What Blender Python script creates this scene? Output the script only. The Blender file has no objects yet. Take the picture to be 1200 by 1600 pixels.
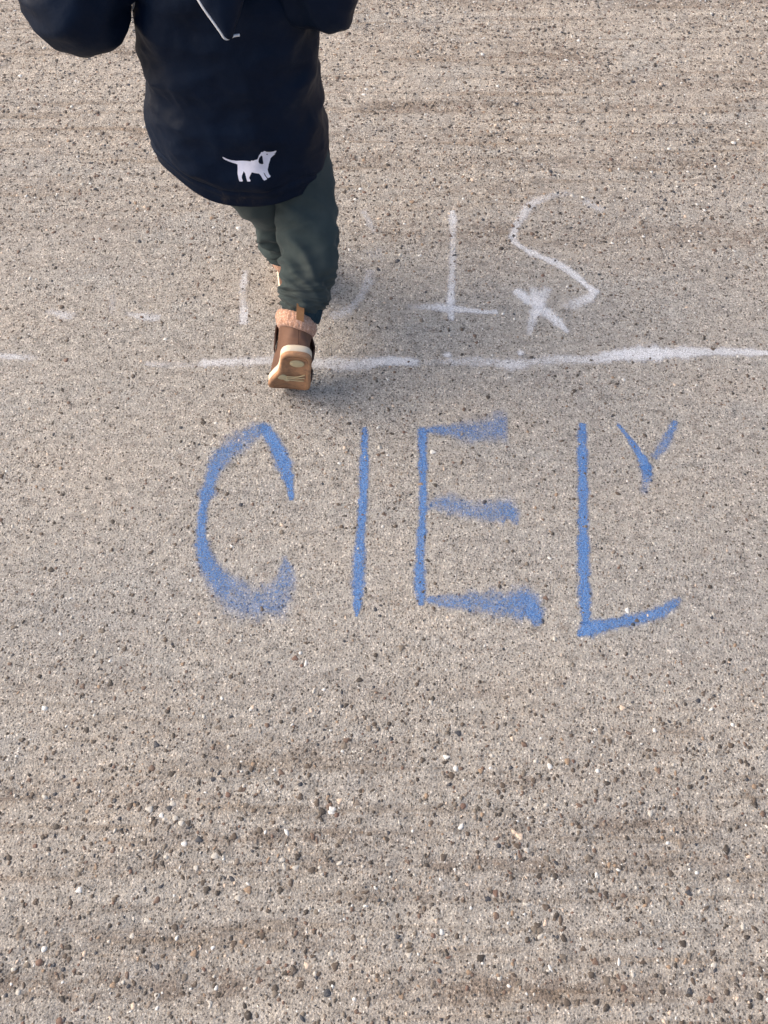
import bpy, bmesh, math, random
import numpy as np
from mathutils import Vector, Matrix, noise
from mathutils.bvhtree import BVHTree

R = math.radians
scene = bpy.context.scene
col = scene.collection

# ------------------------------------------------------------------ camera
cam_d = bpy.data.cameras.new('camera'); cam = bpy.data.objects.new('camera', cam_d); col.objects.link(cam)
cam.location = (0.0, 0.0, 1.2)
cam.rotation_euler = (R(27.0), 0.0, 0.0)
cam_d.sensor_fit = 'HORIZONTAL'; cam_d.sensor_width = 36.0; cam_d.lens = 36.0
cam_d.clip_start = 0.02; cam_d.clip_end = 400.0
scene.camera = cam

# ------------------------------------------------------------------ sky and sun (hazy sun from the left)
SUN_EL, SUN_AZ = 38.0, -80.0            # azimuth measured from +Y towards +X
world = bpy.data.worlds.new('World'); scene.world = world; world.use_nodes = True
wn = world.node_tree; wn.nodes.clear()
sky = wn.nodes.new('ShaderNodeTexSky'); sky.sky_type = 'NISHITA'; sky.sun_disc = False
sky.sun_elevation = R(SUN_EL); sky.sun_rotation = R(SUN_AZ)
sky.dust_density = 4.2; sky.ozone_density = 0.3; sky.air_density = 0.9
bgn = wn.nodes.new('ShaderNodeBackground'); bgn.inputs['Strength'].default_value = 0.145
wo = wn.nodes.new('ShaderNodeOutputWorld')
wn.links.new(sky.outputs[0], bgn.inputs[0]); wn.links.new(bgn.outputs[0], wo.inputs[0])

sun_d = bpy.data.lights.new('sun', 'SUN'); sun = bpy.data.objects.new('sun', sun_d); col.objects.link(sun)
sun_d.energy = 1.5; sun_d.angle = R(58.0); sun_d.color = (1.0, 0.93, 0.84)
sdir = Vector((math.sin(R(SUN_AZ)) * math.cos(R(SUN_EL)), math.cos(R(SUN_AZ)) * math.cos(R(SUN_EL)), math.sin(R(SUN_EL))))
sun.rotation_euler = sdir.to_track_quat('Z', 'Y').to_euler(); sun.location = sdir * 20

scene.view_settings.view_transform = 'Standard'; scene.view_settings.look = 'None'
scene.view_settings.gamma = 1.0; scene.view_settings.use_curve_mapping = False
scene.view_settings.exposure = 0.72

# ------------------------------------------------------------------ helpers
def tag(o, label=None, cat=None, group=None, kind=None):
    if label: o['label'] = label
    if cat: o['category'] = cat
    if group: o['group'] = group
    if kind: o['kind'] = kind
    return o

def add_obj(name, me, mat=None, parent=None, smooth=True):
    o = bpy.data.objects.new(name, me); col.objects.link(o)
    if mat is not None and not me.materials: me.materials.append(mat)
    if parent is not None: o.parent = parent
    if smooth:
        me.polygons.foreach_set('use_smooth', np.ones(len(me.polygons), dtype=bool))
    return o

def mesh_np(name, V, F):
    """fast mesh from numpy verts (n,3) and faces (m,k)"""
    V = np.asarray(V, dtype=np.float32); F = np.asarray(F, dtype=np.int32)
    me = bpy.data.meshes.new(name)
    n, k = F.shape
    me.vertices.add(len(V)); me.vertices.foreach_set('co', V.ravel())
    me.loops.add(n * k); me.loops.foreach_set('vertex_index', F.ravel())
    me.polygons.add(n); me.polygons.foreach_set('loop_start', np.arange(0, n * k, k, dtype=np.int32))
    me.update(calc_edges=True)
    return me

class MB:
    """collects verts and faces for one mesh"""
    def __init__(self): self.v = []; self.f = []
    def grid(self, rows, wrap=True, cap0=False, cap1=False):
        b = len(self.v); n = len(rows[0])
        for r in rows: self.v.extend([tuple(p) for p in r])
        m = n if wrap else n - 1
        for i in range(len(rows) - 1):
            for j in range(m):
                a = b + i * n + j; c = b + i * n + (j + 1) % n
                self.f.append((a, c, c + n, a + n))
        for flag, ri in ((cap0, 0), (cap1, len(rows) - 1)):
            if flag:
                ctr = np.mean(np.array(rows[ri]), axis=0); ci = len(self.v); self.v.append(tuple(ctr))
                for j in range(n):
                    a = b + ri * n + j; c = b + ri * n + (j + 1) % n
                    self.f.append((c, a, ci) if ri == 0 else (a, c, ci))
        return self
    def build(self, name, mat, parent=None, smooth=True):
        me = bpy.data.meshes.new(name); me.from_pydata(self.v, [], self.f); me.update()
        bm = bmesh.new(); bm.from_mesh(me); bmesh.ops.recalc_face_normals(bm, faces=bm.faces); bm.to_mesh(me); bm.free()
        return add_obj(name, me, mat, parent, smooth)

def catmull(P, n, closed=False):
    """resample a polyline of any dimension with a Catmull-Rom spline to n points"""
    P = np.array(P, dtype=float); k = len(P)
    if closed: Q = np.vstack([P[-1:], P, P[:2]]); segs = k
    else: Q = np.vstack([2 * P[0] - P[1], P, 2 * P[-1] - P[-2]]); segs = k - 1
    t = np.linspace(0, segs, n, endpoint=not closed)
    i = np.minimum(t.astype(int), segs - 1); u = (t - i)[:, None]
    p0, p1, p2, p3 = Q[i], Q[i + 1], Q[i + 2], Q[i + 3]
    return 0.5 * ((2 * p1) + (-p0 + p2) * u + (2 * p0 - 5 * p1 + 4 * p2 - p3) * u**2 + (-p0 + 3 * p1 - 3 * p2 + p3) * u**3)

def tube_rows(pts, nr, ns, side=(1, 0, 0), disp=None, p=2.0):
    """pts: (x,y,z,rx,ry); rings of a tapering tube; disp(P, t, phi, N) -> offset along the normal"""
    C = catmull(pts, nr); X = C[:, :3]; T = np.gradient(X, axis=0)
    s = Vector(side); rows = []
    for i in range(nr):
        t = Vector(T[i]).normalized()
        a = (s - t * s.dot(t)).normalized(); b = t.cross(a); s = a
        row = []
        for j in range(ns):
            ph = 2 * math.pi * j / ns; c, d = math.cos(ph), math.sin(ph)
            if p != 2.0:
                c = math.copysign(abs(c)**(2 / p), c); d = math.copysign(abs(d)**(2 / p), d)
            N = a * c + b * d; P = Vector(X[i]) + a * (c * C[i, 3]) + b * (d * C[i, 4])
            if disp: P = P + N.normalized() * disp(P, i / (nr - 1), ph, N)
            row.append(P)
        rows.append(row)
    return rows

def wire(name, pts, r, mat, parent, ns=8, n=None):
    n = n or max(12, len(pts) * 5)
    return MB().grid(tube_rows([(*q, r, r) for q in pts], n, ns, side=(0.3, 0.2, 0.9)), True, True, True).build(name, mat, parent)

# ------------------------------------------------------------------ node helpers
def new_mat(name):
    m = bpy.data.materials.new(name); m.use_nodes = True
    nt = m.node_tree; nt.nodes.clear()
    out = nt.nodes.new('ShaderNodeOutputMaterial'); b = nt.nodes.new('ShaderNodeBsdfPrincipled')
    nt.links.new(b.outputs[0], out.inputs[0])
    return m, nt, b, out

def nd(nt, kind, ins=None, **props):
    n = nt.nodes.new(kind)
    for k, v in props.items(): setattr(n, k, v)
    for k, v in (ins or {}).items():
        if hasattr(v, 'is_linked') or isinstance(v, bpy.types.NodeSocket): nt.links.new(v, n.inputs[k])
        else: n.inputs[k].default_value = v
    return n

def ramp(nt, fac, stops, interp='LINEAR'):
    n = nt.nodes.new('ShaderNodeValToRGB'); cr = n.color_ramp; cr.interpolation = interp
    while len(cr.elements) < len(stops): cr.elements.new(0.5)
    for e, (p, c) in zip(cr.elements, stops):
        e.position = p; e.color = (c, c, c, 1) if isinstance(c, (int, float)) else (*c, 1)
    nt.links.new(fac, n.inputs[0])
    return n.outputs[0]

def mix(nt, fac, a, b, mode='MIX'):
    n = nt.nodes.new('ShaderNodeMix'); n.data_type = 'RGBA'; n.blend_type = mode
    for sock, v in ((n.inputs[0], fac), (n.inputs[6], a), (n.inputs[7], b)):
        if isinstance(v, bpy.types.NodeSocket): nt.links.new(v, sock)
        elif isinstance(v, (int, float)): sock.default_value = v
        else: sock.default_value = (*v, 1)
    return n.outputs[2]

def math_n(nt, op, a, b=0.0, clamp=False):
    n = nt.nodes.new('ShaderNodeMath'); n.operation = op; n.use_clamp = clamp
    for s, v in ((n.inputs[0], a), (n.inputs[1], b)):
        if isinstance(v, bpy.types.NodeSocket): nt.links.new(v, s)
        else: s.default_value = v
    return n.outputs[0]

def tex_noise(nt, vec, scale, detail=2.0, rough=0.5, dist=0.0):
    n = nd(nt, 'ShaderNodeTexNoise', {'Vector': vec, 'Scale': scale, 'Detail': detail, 'Roughness': rough, 'Distortion': dist})
    return n.outputs['Fac']

def mapped(nt, vec, scale, rot=(0, 0, 0)):
    return nd(nt, 'ShaderNodeMapping', {'Vector': vec, 'Scale': scale, 'Rotation': rot}).outputs[0]

# ------------------------------------------------------------------ ground relief (metres)
def _hash(ix, iy, seed):
    h = (ix * 374761393 + iy * 668265263 + seed * 1442695041) & 0xFFFFFFFF
    h = ((h ^ (h >> 13)) * 1274126177) & 0xFFFFFFFF
    return ((h ^ (h >> 16)) & 0xFFFFFF) / float(0xFFFFFF)

def vnoise(x, y, seed=0):
    ix = np.floor(x).astype(np.int64); iy = np.floor(y).astype(np.int64)
    fx = x - ix; fy = y - iy; u = fx * fx * (3 - 2 * fx); v = fy * fy * (3 - 2 * fy)
    a, b = _hash(ix, iy, seed), _hash(ix + 1, iy, seed); c, d = _hash(ix, iy + 1, seed), _hash(ix + 1, iy + 1, seed)
    return (a * (1 - u) + b * u) * (1 - v) + (c * (1 - u) + d * u) * v - 0.5

# shallow scraped furrows running across: (y, half width, depth, x0, x1)
FURROWS = [(-0.41, .02, .8, -9, 9), (-0.33, .018, .9, -9, 9), (-0.25, .02, .7, -9, 9), (-0.17, .018, .9, -9, 9),
    (-0.098, .018, .8, -9, 9), (-0.038, .014, .6, -9, .1), (0.012, .013, 1.0, -.30, .45), (0.050, .012, .6, -9, 9), (0.088, .012, 1.0, -9, .12),
    (0.100, .012, .5, .1, 9), (0.146, .014, .8, -9, .05), (0.165, .012, .6, .0, 9), (0.208, .013, .6, -.45, .15), (0.230, .012, .5, .15, 9),
    (0.300, .014, .25, -9, 9), (1.20, .02, .25, .1, 9), (1.285, .030, .9, -.10, 9), (1.31, .025, .6, -9, -.4), (1.42, .03, .45, -9, 9),
    (1.505, .028, .8, -.2, 9), (1.60, .025, .5, -9, 9), (1.702, .020, 1.3, -.1, 9), (1.80, .03, .6, -9, 9), (1.91, .035, .9, -9, 9),
    (2.02, .03, .8, -9, 9), (2.13, .03, .7, -9, 9), (2.25, .03, .8, -9, 9), (2.37, .03, .7, -9, 9), (2.5, .03, .8, -9, 9), (2.64, .03, .7, -9, 9)]

def smooth01(a): a = np.clip(a, 0, 1); return a * a * (3 - 2 * a)

def furrow(x, y):
    wob = 0.012 * vnoise(x * 1.6, y * 2.0, 3) + 0.008 * vnoise(x * 7.0, y * 6.0, 4) + 0.007 * vnoise(x * 22.0, y * 26.0, 5) + 0.006 * x
    yy = y + wob; f = np.zeros_like(x)
    for k, (c, hw, d, x0, x1) in enumerate(FURROWS):
        amp = np.clip(0.45 + 1.0 * vnoise(x * 2.6 + 17 * k, x * 0 + k * 3.7, 11) + 1.1 * vnoise(x * 8.5 + 11 * k, y * 9, 12), 0, 1.2)
        amp = amp * smooth01((x - x0) / .12) * smooth01((x1 - x) / .12)
        f = np.maximum(f, d * amp * np.exp(-((yy - c) / hw)**2))
    return f

def height(x, y):
    f = furrow(x, y)
    rough = np.clip(smooth01((.42 - y) / .35) + smooth01((y - 1.0) / .5), 0.25, 1)
    z = -0.0022 * f + 0.0022 * vnoise(x * 3, y * 4, 21) + rough * (0.0024 * vnoise(x * 3.5, y * 44, 22) + 0.0024 * vnoise(x * 30, y * 52, 23) + 0.0016 * vnoise(x * 3 + 3, y * 78, 26))
    z += (0.35 + .65 * rough) * (0.0019 * vnoise(x * 72, y * 80, 24) + 0.0005 * vnoise(x * 120, y * 120, 25))
    return z
# ------------------------------------------------------------------ concrete and its stones
STONES = [(0.0, (.062, .050, .040)), (.18, (.105, .078, .058)), (.36, (.052, .053, .060)), (.44, (.150, .100, .074)), (.55, (.165, .135, .105)),
          (.66, (.090, .070, .054)), (.74, (.21, .17, .135)), (.80, (.30, .21, .14)), (.84, (.165, .100, .074)), (.87, (.50, .46, .40)), (.94, (.68, .65, .60)), (.98, (.60, .47, .36))]

def stone_material(name, source):
    m, nt, b, out = new_mat(name)
    if source == 'island': fac = nd(nt, 'ShaderNodeNewGeometry').outputs['Random Per Island']
    else: fac = nd(nt, 'ShaderNodeObjectInfo').outputs['Random']
    c = ramp(nt, fac, STONES, 'CONSTANT')
    pos = nd(nt, 'ShaderNodeNewGeometry').outputs['Position']
    n1 = tex_noise(nt, pos, 900.0, 2.0)
    c = mix(nt, 1.0, c, ramp(nt, n1, [(.3, .72), (.7, 1.25)]), 'MULTIPLY')
    n2 = tex_noise(nt, pos, 320.0, 3.0, .6)                       # cement film left on some stones
    film = ramp(nt, n2, [(.58, 0.0), (.70, .45)])
    c = mix(nt, film, c, (.34, .305, .265))
    nt.links.new(c, b.inputs['Base Color']); b.inputs['Roughness'].default_value = .62; b.inputs['Specular IOR Level'].default_value = .35
    return m

M_STONE = stone_material('exposed stone', 'object'); M_STONES = stone_material('exposed aggregate', 'island')

def grit_material():
    m, nt, b, out = new_mat('sand grit')
    fac = nd(nt, 'ShaderNodeNewGeometry').outputs['Random Per Island']
    c = ramp(nt, fac, [(0, (.075, .060, .050)), (.34, (.13, .105, .088)), (.54, (.22, .185, .155)), (.64, (.46, .42, .365)), (.84, (.58, .54, .48)), (.95, (.74, .71, .66)), (.985, (.40, .26, .16))], 'CONSTANT')
    nt.links.new(c, b.inputs['Base Color']); b.inputs['Roughness'].default_value = .7
    return m
M_GRIT = grit_material()

def concrete_material():
    m, nt, b, out = new_mat('brushed exposed aggregate concrete')
    pos = nd(nt, 'ShaderNodeTexCoord').outputs['Object']
    big = tex_noise(nt, mapped(nt, pos, (1.3, 2.2, 1)), 1.6, 3.0, .55)
    base = ramp(nt, big, [(.32, (.398, .366, .330)), (.5, (.432, .392, .345)), (.68, (.470, .415, .355))])
    # warmer, more worn cement away from the smooth middle strip
    sep = nd(nt, 'ShaderNodeSeparateXYZ', {'Vector': pos})
    warm = ramp(nt, math_n(nt, 'MULTIPLY', sep.outputs[1], .33), [(.34, 0.0), (.60, 1.0)])
    base = mix(nt, math_n(nt, 'MULTIPLY', warm, .75), base, (.515, .448, .376))
    # soft grey rubbed patches (old washed-out chalk and cement film)
    gp = tex_noise(nt, mapped(nt, pos, (2.2, 4.5, 1)), 1.7, 4.0, .6)
    base = mix(nt, ramp(nt, gp, [(.52, 0.0), (.70, .5)]), base, (.410, .396, .370))
    # mid-scale mottling
    mm = tex_noise(nt, mapped(nt, pos, (1, 1.6, 1)), 42.0, 4.0, .62)
    base = mix(nt, 1.0, base, ramp(nt, mm, [(.28, .66), (.5, 1.0), (.72, 1.20)]), 'MULTIPLY')
    # brown silt caught along the furrows
    band = nd(nt, 'ShaderNodeAttribute', attribute_name='furrow').outputs['Fac']
    st = tex_noise(nt, mapped(nt, pos, (15, 21, 1)), 1.7, 7.0, .74)
    stain = math_n(nt, 'MULTIPLY', ramp(nt, st, [(.43, 0.0), (.55, 1.0)]), math_n(nt, 'MULTIPLY', band, 1.6), clamp=True)
    base = mix(nt, math_n(nt, 'MULTIPLY', stain, .56), base, (.175, .122, .086))
    st2 = tex_noise(nt, mapped(nt, pos, (22, 26, 1)), 1.2, 6.0, .75)
    base = mix(nt, ramp(nt, st2, [(.58, 0.0), (.71, .62)]), base, (.24, .175, .13))
    # brushed ridges, lighter cement on top and brownish between, only where the surface is worn
    rz = tex_noise(nt, mapped(nt, pos, (2.0, 46, 1)), 1.0, 5.0, .62)
    worn = math_n(nt, 'MAXIMUM', ramp(nt, math_n(nt, 'MULTIPLY', sep.outputs[1], 1.0), [(.12, 1.0), (.40, 0.0)]), ramp(nt, math_n(nt, 'MULTIPLY', sep.outputs[1], .4), [(.44, 0.0), (.60, 1.0)]))
    base = mix(nt, worn, base, mix(nt, 1.0, base, ramp(nt, rz, [(.34, (.76, .70, .64)), (.48, (.96, .95, .94)), (.66, (1.10, 1.09, 1.07))]), 'MULTIPLY'))
    # flush faces of coarser gravel under the cement skin
    v2 = nd(nt, 'ShaderNodeTexVoronoi', {'Vector': mapped(nt, pos, (1, 1.15, 1)), 'Scale': 135.0, 'Randomness': 1.0}, feature='F1')
    g2 = nd(nt, 'ShaderNodeSeparateColor', {0: v2.outputs['Color']}).outputs[1]
    face = ramp(nt, g2, [(0, (.60, .55, .50)), (.10, (.78, .70, .62)), (.22, (1, 1, 1)), (.76, (1.18, 1.14, 1.08)), (.90, (1.34, 1.31, 1.27))], 'CONSTANT')
    e2 = ramp(nt, v2.outputs['Distance'], [(.20, .75), (.42, 0.0)])
    base = mix(nt, e2, base, mix(nt, 1.0, base, face, 'MULTIPLY'))
    # sand grains in the cement
    vor = nd(nt, 'ShaderNodeTexVoronoi', {'Vector': mapped(nt, pos, (1, 1, 1)), 'Scale': 300.0}, feature='F1')
    gv = nd(nt, 'ShaderNodeSeparateColor', {0: vor.outputs['Color']}).outputs[0]
    grain = ramp(nt, gv, [(0, .28), (.12, .52), (.30, .90), (.66, 1.10), (.84, 1.50), (.95, 1.9)], 'CONSTANT')
    edge = ramp(nt, vor.outputs['Distance'], [(.25, 1.0), (.62, 0.0)])
    base = mix(nt, edge, base, mix(nt, 1.0, base, grain, 'MULTIPLY'))
    # pores and fine speckle
    fn = tex_noise(nt, pos, 620.0, 3.0, .7)
    base = mix(nt, 1.0, base, ramp(nt, fn, [(.30, .30), (.42, .86), (.56, 1.06), (.70, 1.45)]), 'MULTIPLY')
    nt.links.new(base, b.inputs['Base Color'])
    b.inputs['Roughness'].default_value = .85; b.inputs['Specular IOR Level'].default_value = .25
    hsum = math_n(nt, 'ADD', math_n(nt, 'MULTIPLY', fn, 1.0), math_n(nt, 'MULTIPLY', vor.outputs['Distance'], -.7))
    bump = nd(nt, 'ShaderNodeBump', {'Height': hsum, 'Strength': .9, 'Distance': .003})
    nt.links.new(bump.outputs[0], b.inputs['Normal'])
    return m
M_CONC = concrete_material()

def axis(lo, hi, step, far):
    inner = np.arange(lo, hi + step / 2, step)
    grow = np.array([.01, .03, .07, .15, .3, .6, 1.2, 2.5, 5, 10, 20, 40, far])
    return np.concatenate([lo - grow[::-1], inner, hi + grow])

X = axis(-1.35, 1.45, .0045, 90.0); Y = axis(-.45, 2.75, .0045, 90.0)
gx, gy = np.meshgrid(X, Y)
gx = gx.ravel(); gy = gy.ravel()
fade = np.clip(1.2 - np.maximum(np.abs(gx) - 1.4, np.maximum(gy - 2.7, -.4 - gy)) / 3.0, 0, 1)
gz = height(gx, gy) * fade
nx, ny = len(X), len(Y)
idx = (np.arange(ny - 1)[:, None] * nx + np.arange(nx - 1)[None, :]).ravel()
ground_me = mesh_np('ground', np.stack([gx, gy, gz], 1), np.stack([idx, idx + 1, idx + nx + 1, idx + nx], 1))
at = ground_me.attributes.new('furrow', 'FLOAT', 'POINT'); at.data.foreach_set('value', (furrow(gx, gy)).astype(np.float32))
ground = add_obj('ground', ground_me, M_CONC)
tag(ground, 'grey beige exposed aggregate concrete with brownish scraped furrows', kind='structure')

rng = np.random.default_rng(7)

def keep_density(x, y):
    """stones are washed out more in the furrows and away from the smooth middle strip"""
    mid = smooth01((.40 - y) / .3) + smooth01((y - 1.0) / .4)
    return .46 + .24 * np.clip(mid, 0, 1) + .55 * np.clip(furrow(x, y), 0, 1) + .5 * vnoise(x * 6, y * 8, 41)

def scatter(n, box):
    x = rng.uniform(box[0], box[1], n); y = rng.uniform(box[2], box[3], n)
    k = rng.random(n) < np.clip(keep_density(x, y), .1, 1)
    return x[k], y[k]

def stones_mesh(name, x, y, r, ns, rise, domed=True):
    """flattened pebbles set flush in the cement, every one its own island"""
    n = len(x); z = height(x, y)
    ang = rng.uniform(0, 2 * math.pi, n); asp = rng.uniform(.42, 1.0, n)
    th = np.linspace(0, 2 * math.pi, ns, endpoint=False)[None, :] + rng.uniform(-.28, .28, (n, ns))
    rr = r[:, None] * rng.uniform(.72, 1.14, (n, ns))
    lx = rr * np.cos(th); ly = rr * np.sin(th) * asp[:, None]
    ca, sa = np.cos(ang)[:, None], np.sin(ang)[:, None]
    px, py = lx * ca - ly * sa, lx * sa + ly * ca
    up = (rise * r + .00042)[:, None]
    tilt = rng.uniform(-.10, .10, (n, 2))
    def ring(k, h):
        qx, qy = px * k, py * k
        return np.stack([x[:, None] + qx, y[:, None] + qy, z[:, None] + h + qx * tilt[:, :1] + qy * tilt[:, 1:]], 2)
    parts = [ring(1.0, (-.0005 if domed else -.0001))]
    if domed: parts.append(ring(.92, up * .7))
    parts.append(np.stack([x, y, z + up[:, 0]], 1)[:, None, :])
    V = np.concatenate(parts, 1); per = V.shape[1]
    tri = []
    rings = 2 if domed else 1
    for j in range(ns):
        k = (j + 1) % ns
        if domed: tri += [(j, k, ns + k), (j, ns + k, ns + j)]
        o = (rings - 1) * ns
        tri.append((o + j, o + k, rings * ns))
    F = (np.arange(n)[:, None, None] * per + np.array(tri)[None]).reshape(-1, 3)
    return mesh_np(name, V.reshape(-1, 3), F)

# every stone that shows: the 300 that show largest are objects of their own, the rest one part
sx, sy = scatter(120000, (-1.45, 1.5, -.5, 2.7))
k_ = np.abs(sx) < .5 * (1.07 + .454 * np.clip(sy, -.1, 3)) + .38; sx, sy = sx[k_], sy[k_]
zone = np.clip(smooth01((.42 - sy) / .3) + smooth01((sy - 1.05) / .4), 0, 1)
sr = np.clip(.0020 * (.88 + .32 * zone) * np.exp(rng.normal(-.02, .44, len(sx))), .0010, .0062)
far_y = np.clip(sy, -.2, 2.2)
depth = 1.2 * math.cos(R(27)) + sy * math.sin(R(27))
inview = (np.abs(sx) < .44 * depth) & (sy > -.12) & (sy < 2.1)
order = np.argsort(-(sr / depth) * inview); big_i = order[:300]; rest = np.ones(len(sx), bool); rest[big_i] = False

aggregate = add_obj('aggregate', stones_mesh('aggregate', sx[rest], sy[rest], sr[rest], 7, .10), M_STONES, ground)
tag(aggregate, 'small brown and grey stones set in the concrete', kind='stuff')
qx, qy = scatter(300000, (-1.3, 1.35, -.3, 2.35))
k_ = np.abs(qx) < .5 * (1.07 + .454 * qy) + .22; qx, qy = qx[k_], qy[k_]
qr = np.clip(.00088 * np.exp(rng.normal(0, .36, len(qx))), .0005, .0019)
grit = add_obj('sand_grit', stones_mesh('sand_grit', qx, qy, qr, 5, .25, False), M_GRIT, ground)
tag(grit, 'fine dark and pale sand grains in the concrete', kind='stuff')

def pebble_mesh(k):
    rnd = random.Random(100 + k); ns = 10; asp = rnd.uniform(.45, .9)
    rr = [rnd.uniform(.78, 1.12) for _ in range(ns)]; ph = rnd.uniform(0, 6.28); rr = [q * (1 + .16 * math.cos(3 * 2 * math.pi * j / ns + ph)) for j, q in enumerate(rr)]
    mb = MB(); rows = []
    for s, h in ((1.0, -.45), (.93, .05), (.72, .17)):
        rows.append([(s * rr[j] * math.cos(2 * math.pi * j / ns), asp * s * rr[j] * math.sin(2 * math.pi * j / ns), h + rnd.uniform(-.02, .02)) for j in range(ns)])
    mb.grid(rows, True, False, True)
    me = bpy.data.meshes.new('pebble'); me.from_pydata(mb.v, [], mb.f); me.update(); me.materials.append(M_STONE)
    me.polygons.foreach_set('use_smooth', np.ones(len(me.polygons), dtype=bool))
    return me
peb = [pebble_mesh(k) for k in range(14)]
bz = height(sx[big_i], sy[big_i])
for n, i in enumerate(big_i):
    o = bpy.data.objects.new('pebble', peb[n % 14]); col.objects.link(o); o.parent = ground
    o.location = (sx[i], sy[i], bz[n]); o.scale = (sr[i],) * 3
    o.rotation_euler = (rng.uniform(-.08, .08), rng.uniform(-.08, .08), rng.uniform(0, 6.28))

# ------------------------------------------------------------------ chalk: thin layers rubbed onto the concrete
def chalk_material(name, core, pale):
    m, nt, b, out = new_mat(name)
    pos = nd(nt, 'ShaderNodeTexCoord').outputs['Object']
    den = nd(nt, 'ShaderNodeAttribute', attribute_name='rub').outputs['Fac']
    f1 = tex_noise(nt, pos, 310.0, 3.5, .75); f2 = tex_noise(nt, pos, 70.0, 2.0, .5)
    n = math_n(nt, 'ADD', math_n(nt, 'MULTIPLY', f1, .80), math_n(nt, 'MULTIPLY', f2, .20))
    n = ramp(nt, n, [(.39, 0.0), (.61, 1.0)])
    a = math_n(nt, 'ADD', math_n(nt, 'MULTIPLY', math_n(nt, 'POWER', den, .66), 1.16), math_n(nt, 'MULTIPLY', n, -.95))
    a = ramp(nt, a, [(0.0, 0.0), (.10, .60), (.45, 1.0)])
    a = math_n(nt, 'MULTIPLY', a, ramp(nt, den, [(0.0, .32), (.35, .56), (.6, .72), (.92, .90)]))
    dust = math_n(nt, 'MULTIPLY', math_n(nt, 'MULTIPLY', den, .66), ramp(nt, tex_noise(nt, pos, 190.0, 4.0, .75), [(.30, .25), (.62, 1.0)]))
    a = math_n(nt, 'MAXIMUM', a, dust)                            # thin dust rubbed between the grains
    pore = tex_noise(nt, pos, 620.0, 3.0, .7)                    # chalk skips the same pores the cement has
    a = math_n(nt, 'MULTIPLY', a, ramp(nt, pore, [(.37, .06), (.48, 1.0)]))
    f3 = tex_noise(nt, pos, 430.0, 3.0, .7)
    c = mix(nt, ramp(nt, f3, [(.38, 0.0), (.66, 1.0)]), core, pale)
    nt.links.new(c, b.inputs['Base Color']); b.inputs['Roughness'].default_value = .95; b.inputs['Specular IOR Level'].default_value = .1
    bump = nd(nt, 'ShaderNodeBump', {'Height': f1, 'Strength': .9, 'Distance': .003}); nt.links.new(bump.outputs[0], b.inputs['Normal'])
    tr = nd(nt, 'ShaderNodeBsdfTransparent'); ms = nd(nt, 'ShaderNodeMixShader', {0: a, 1: tr.outputs[0], 2: b.outputs[0]})
    nt.links.new(ms.outputs[0], out.inputs[0])
    return m
M_BLUE = chalk_material('blue chalk', (.040, .140, .38), (.22, .40, .74))
M_WHITE = chalk_material('white chalk', (.74, .73, .74), (.95, .94, .95))

def chalk(name, strokes, mat, label, cat):
    V, F, D = [], [], []; nc = 13
    for k, st in enumerate(strokes):
        P = np.array(st); L = np.sum(np.hypot(*np.diff(P[:, :2], axis=0).T)); n = max(10, int(L / .0035))
        C = catmull(P, n); T = np.gradient(C[:, :2], axis=0); T /= np.linalg.norm(T, axis=1)[:, None] + 1e-9
        Nn = np.stack([-T[:, 1], T[:, 0]], 1)
        wn_ = vnoise(C[:, 0] * 60, C[:, 1] * 60, 50 + k) * .45 + vnoise(C[:, 0] * 160, C[:, 1] * 160, 60 + k) * .45
        hw = np.maximum(C[:, 2], .003) * .5 * 1.55 * (1 + .45 * np.clip(1 - C[:, 3], 0, 1))
        u = np.linspace(-1, 1, nc)
        xy = C[:, None, :2] + Nn[:, None, :] * (hw[:, None] * u[None, :] * (1 + wn_[:, None]))[:, :, None]
        z = height(xy[..., 0], xy[..., 1]) + .00045 + .00018 * k
        prof = 1 - smooth01((np.abs(u) - .22) / .78)
        e = np.minimum(np.arange(n), np.arange(n)[::-1]) * (L / n); endf = smooth01(e / .006 + .15)
        d = np.clip(C[:, 3], 0, 1)[:, None] * prof[None, :] * endf[:, None]
        b = len(V); V += list(np.concatenate([xy, z[..., None]], 2).reshape(-1, 3)); D += list(d.ravel())
        for i in range(n - 1):
            for j in range(nc - 1):
                a = b + i * nc + j; F.append((a, a + 1, a + nc + 1, a + nc))
    me = mesh_np(name, V, F)
    at_ = me.attributes.new('rub', 'FLOAT', 'POINT'); at_.data.foreach_set('value', np.array(D, dtype=np.float32))
    return tag(add_obj(name, me, mat), label, cat)
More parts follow.
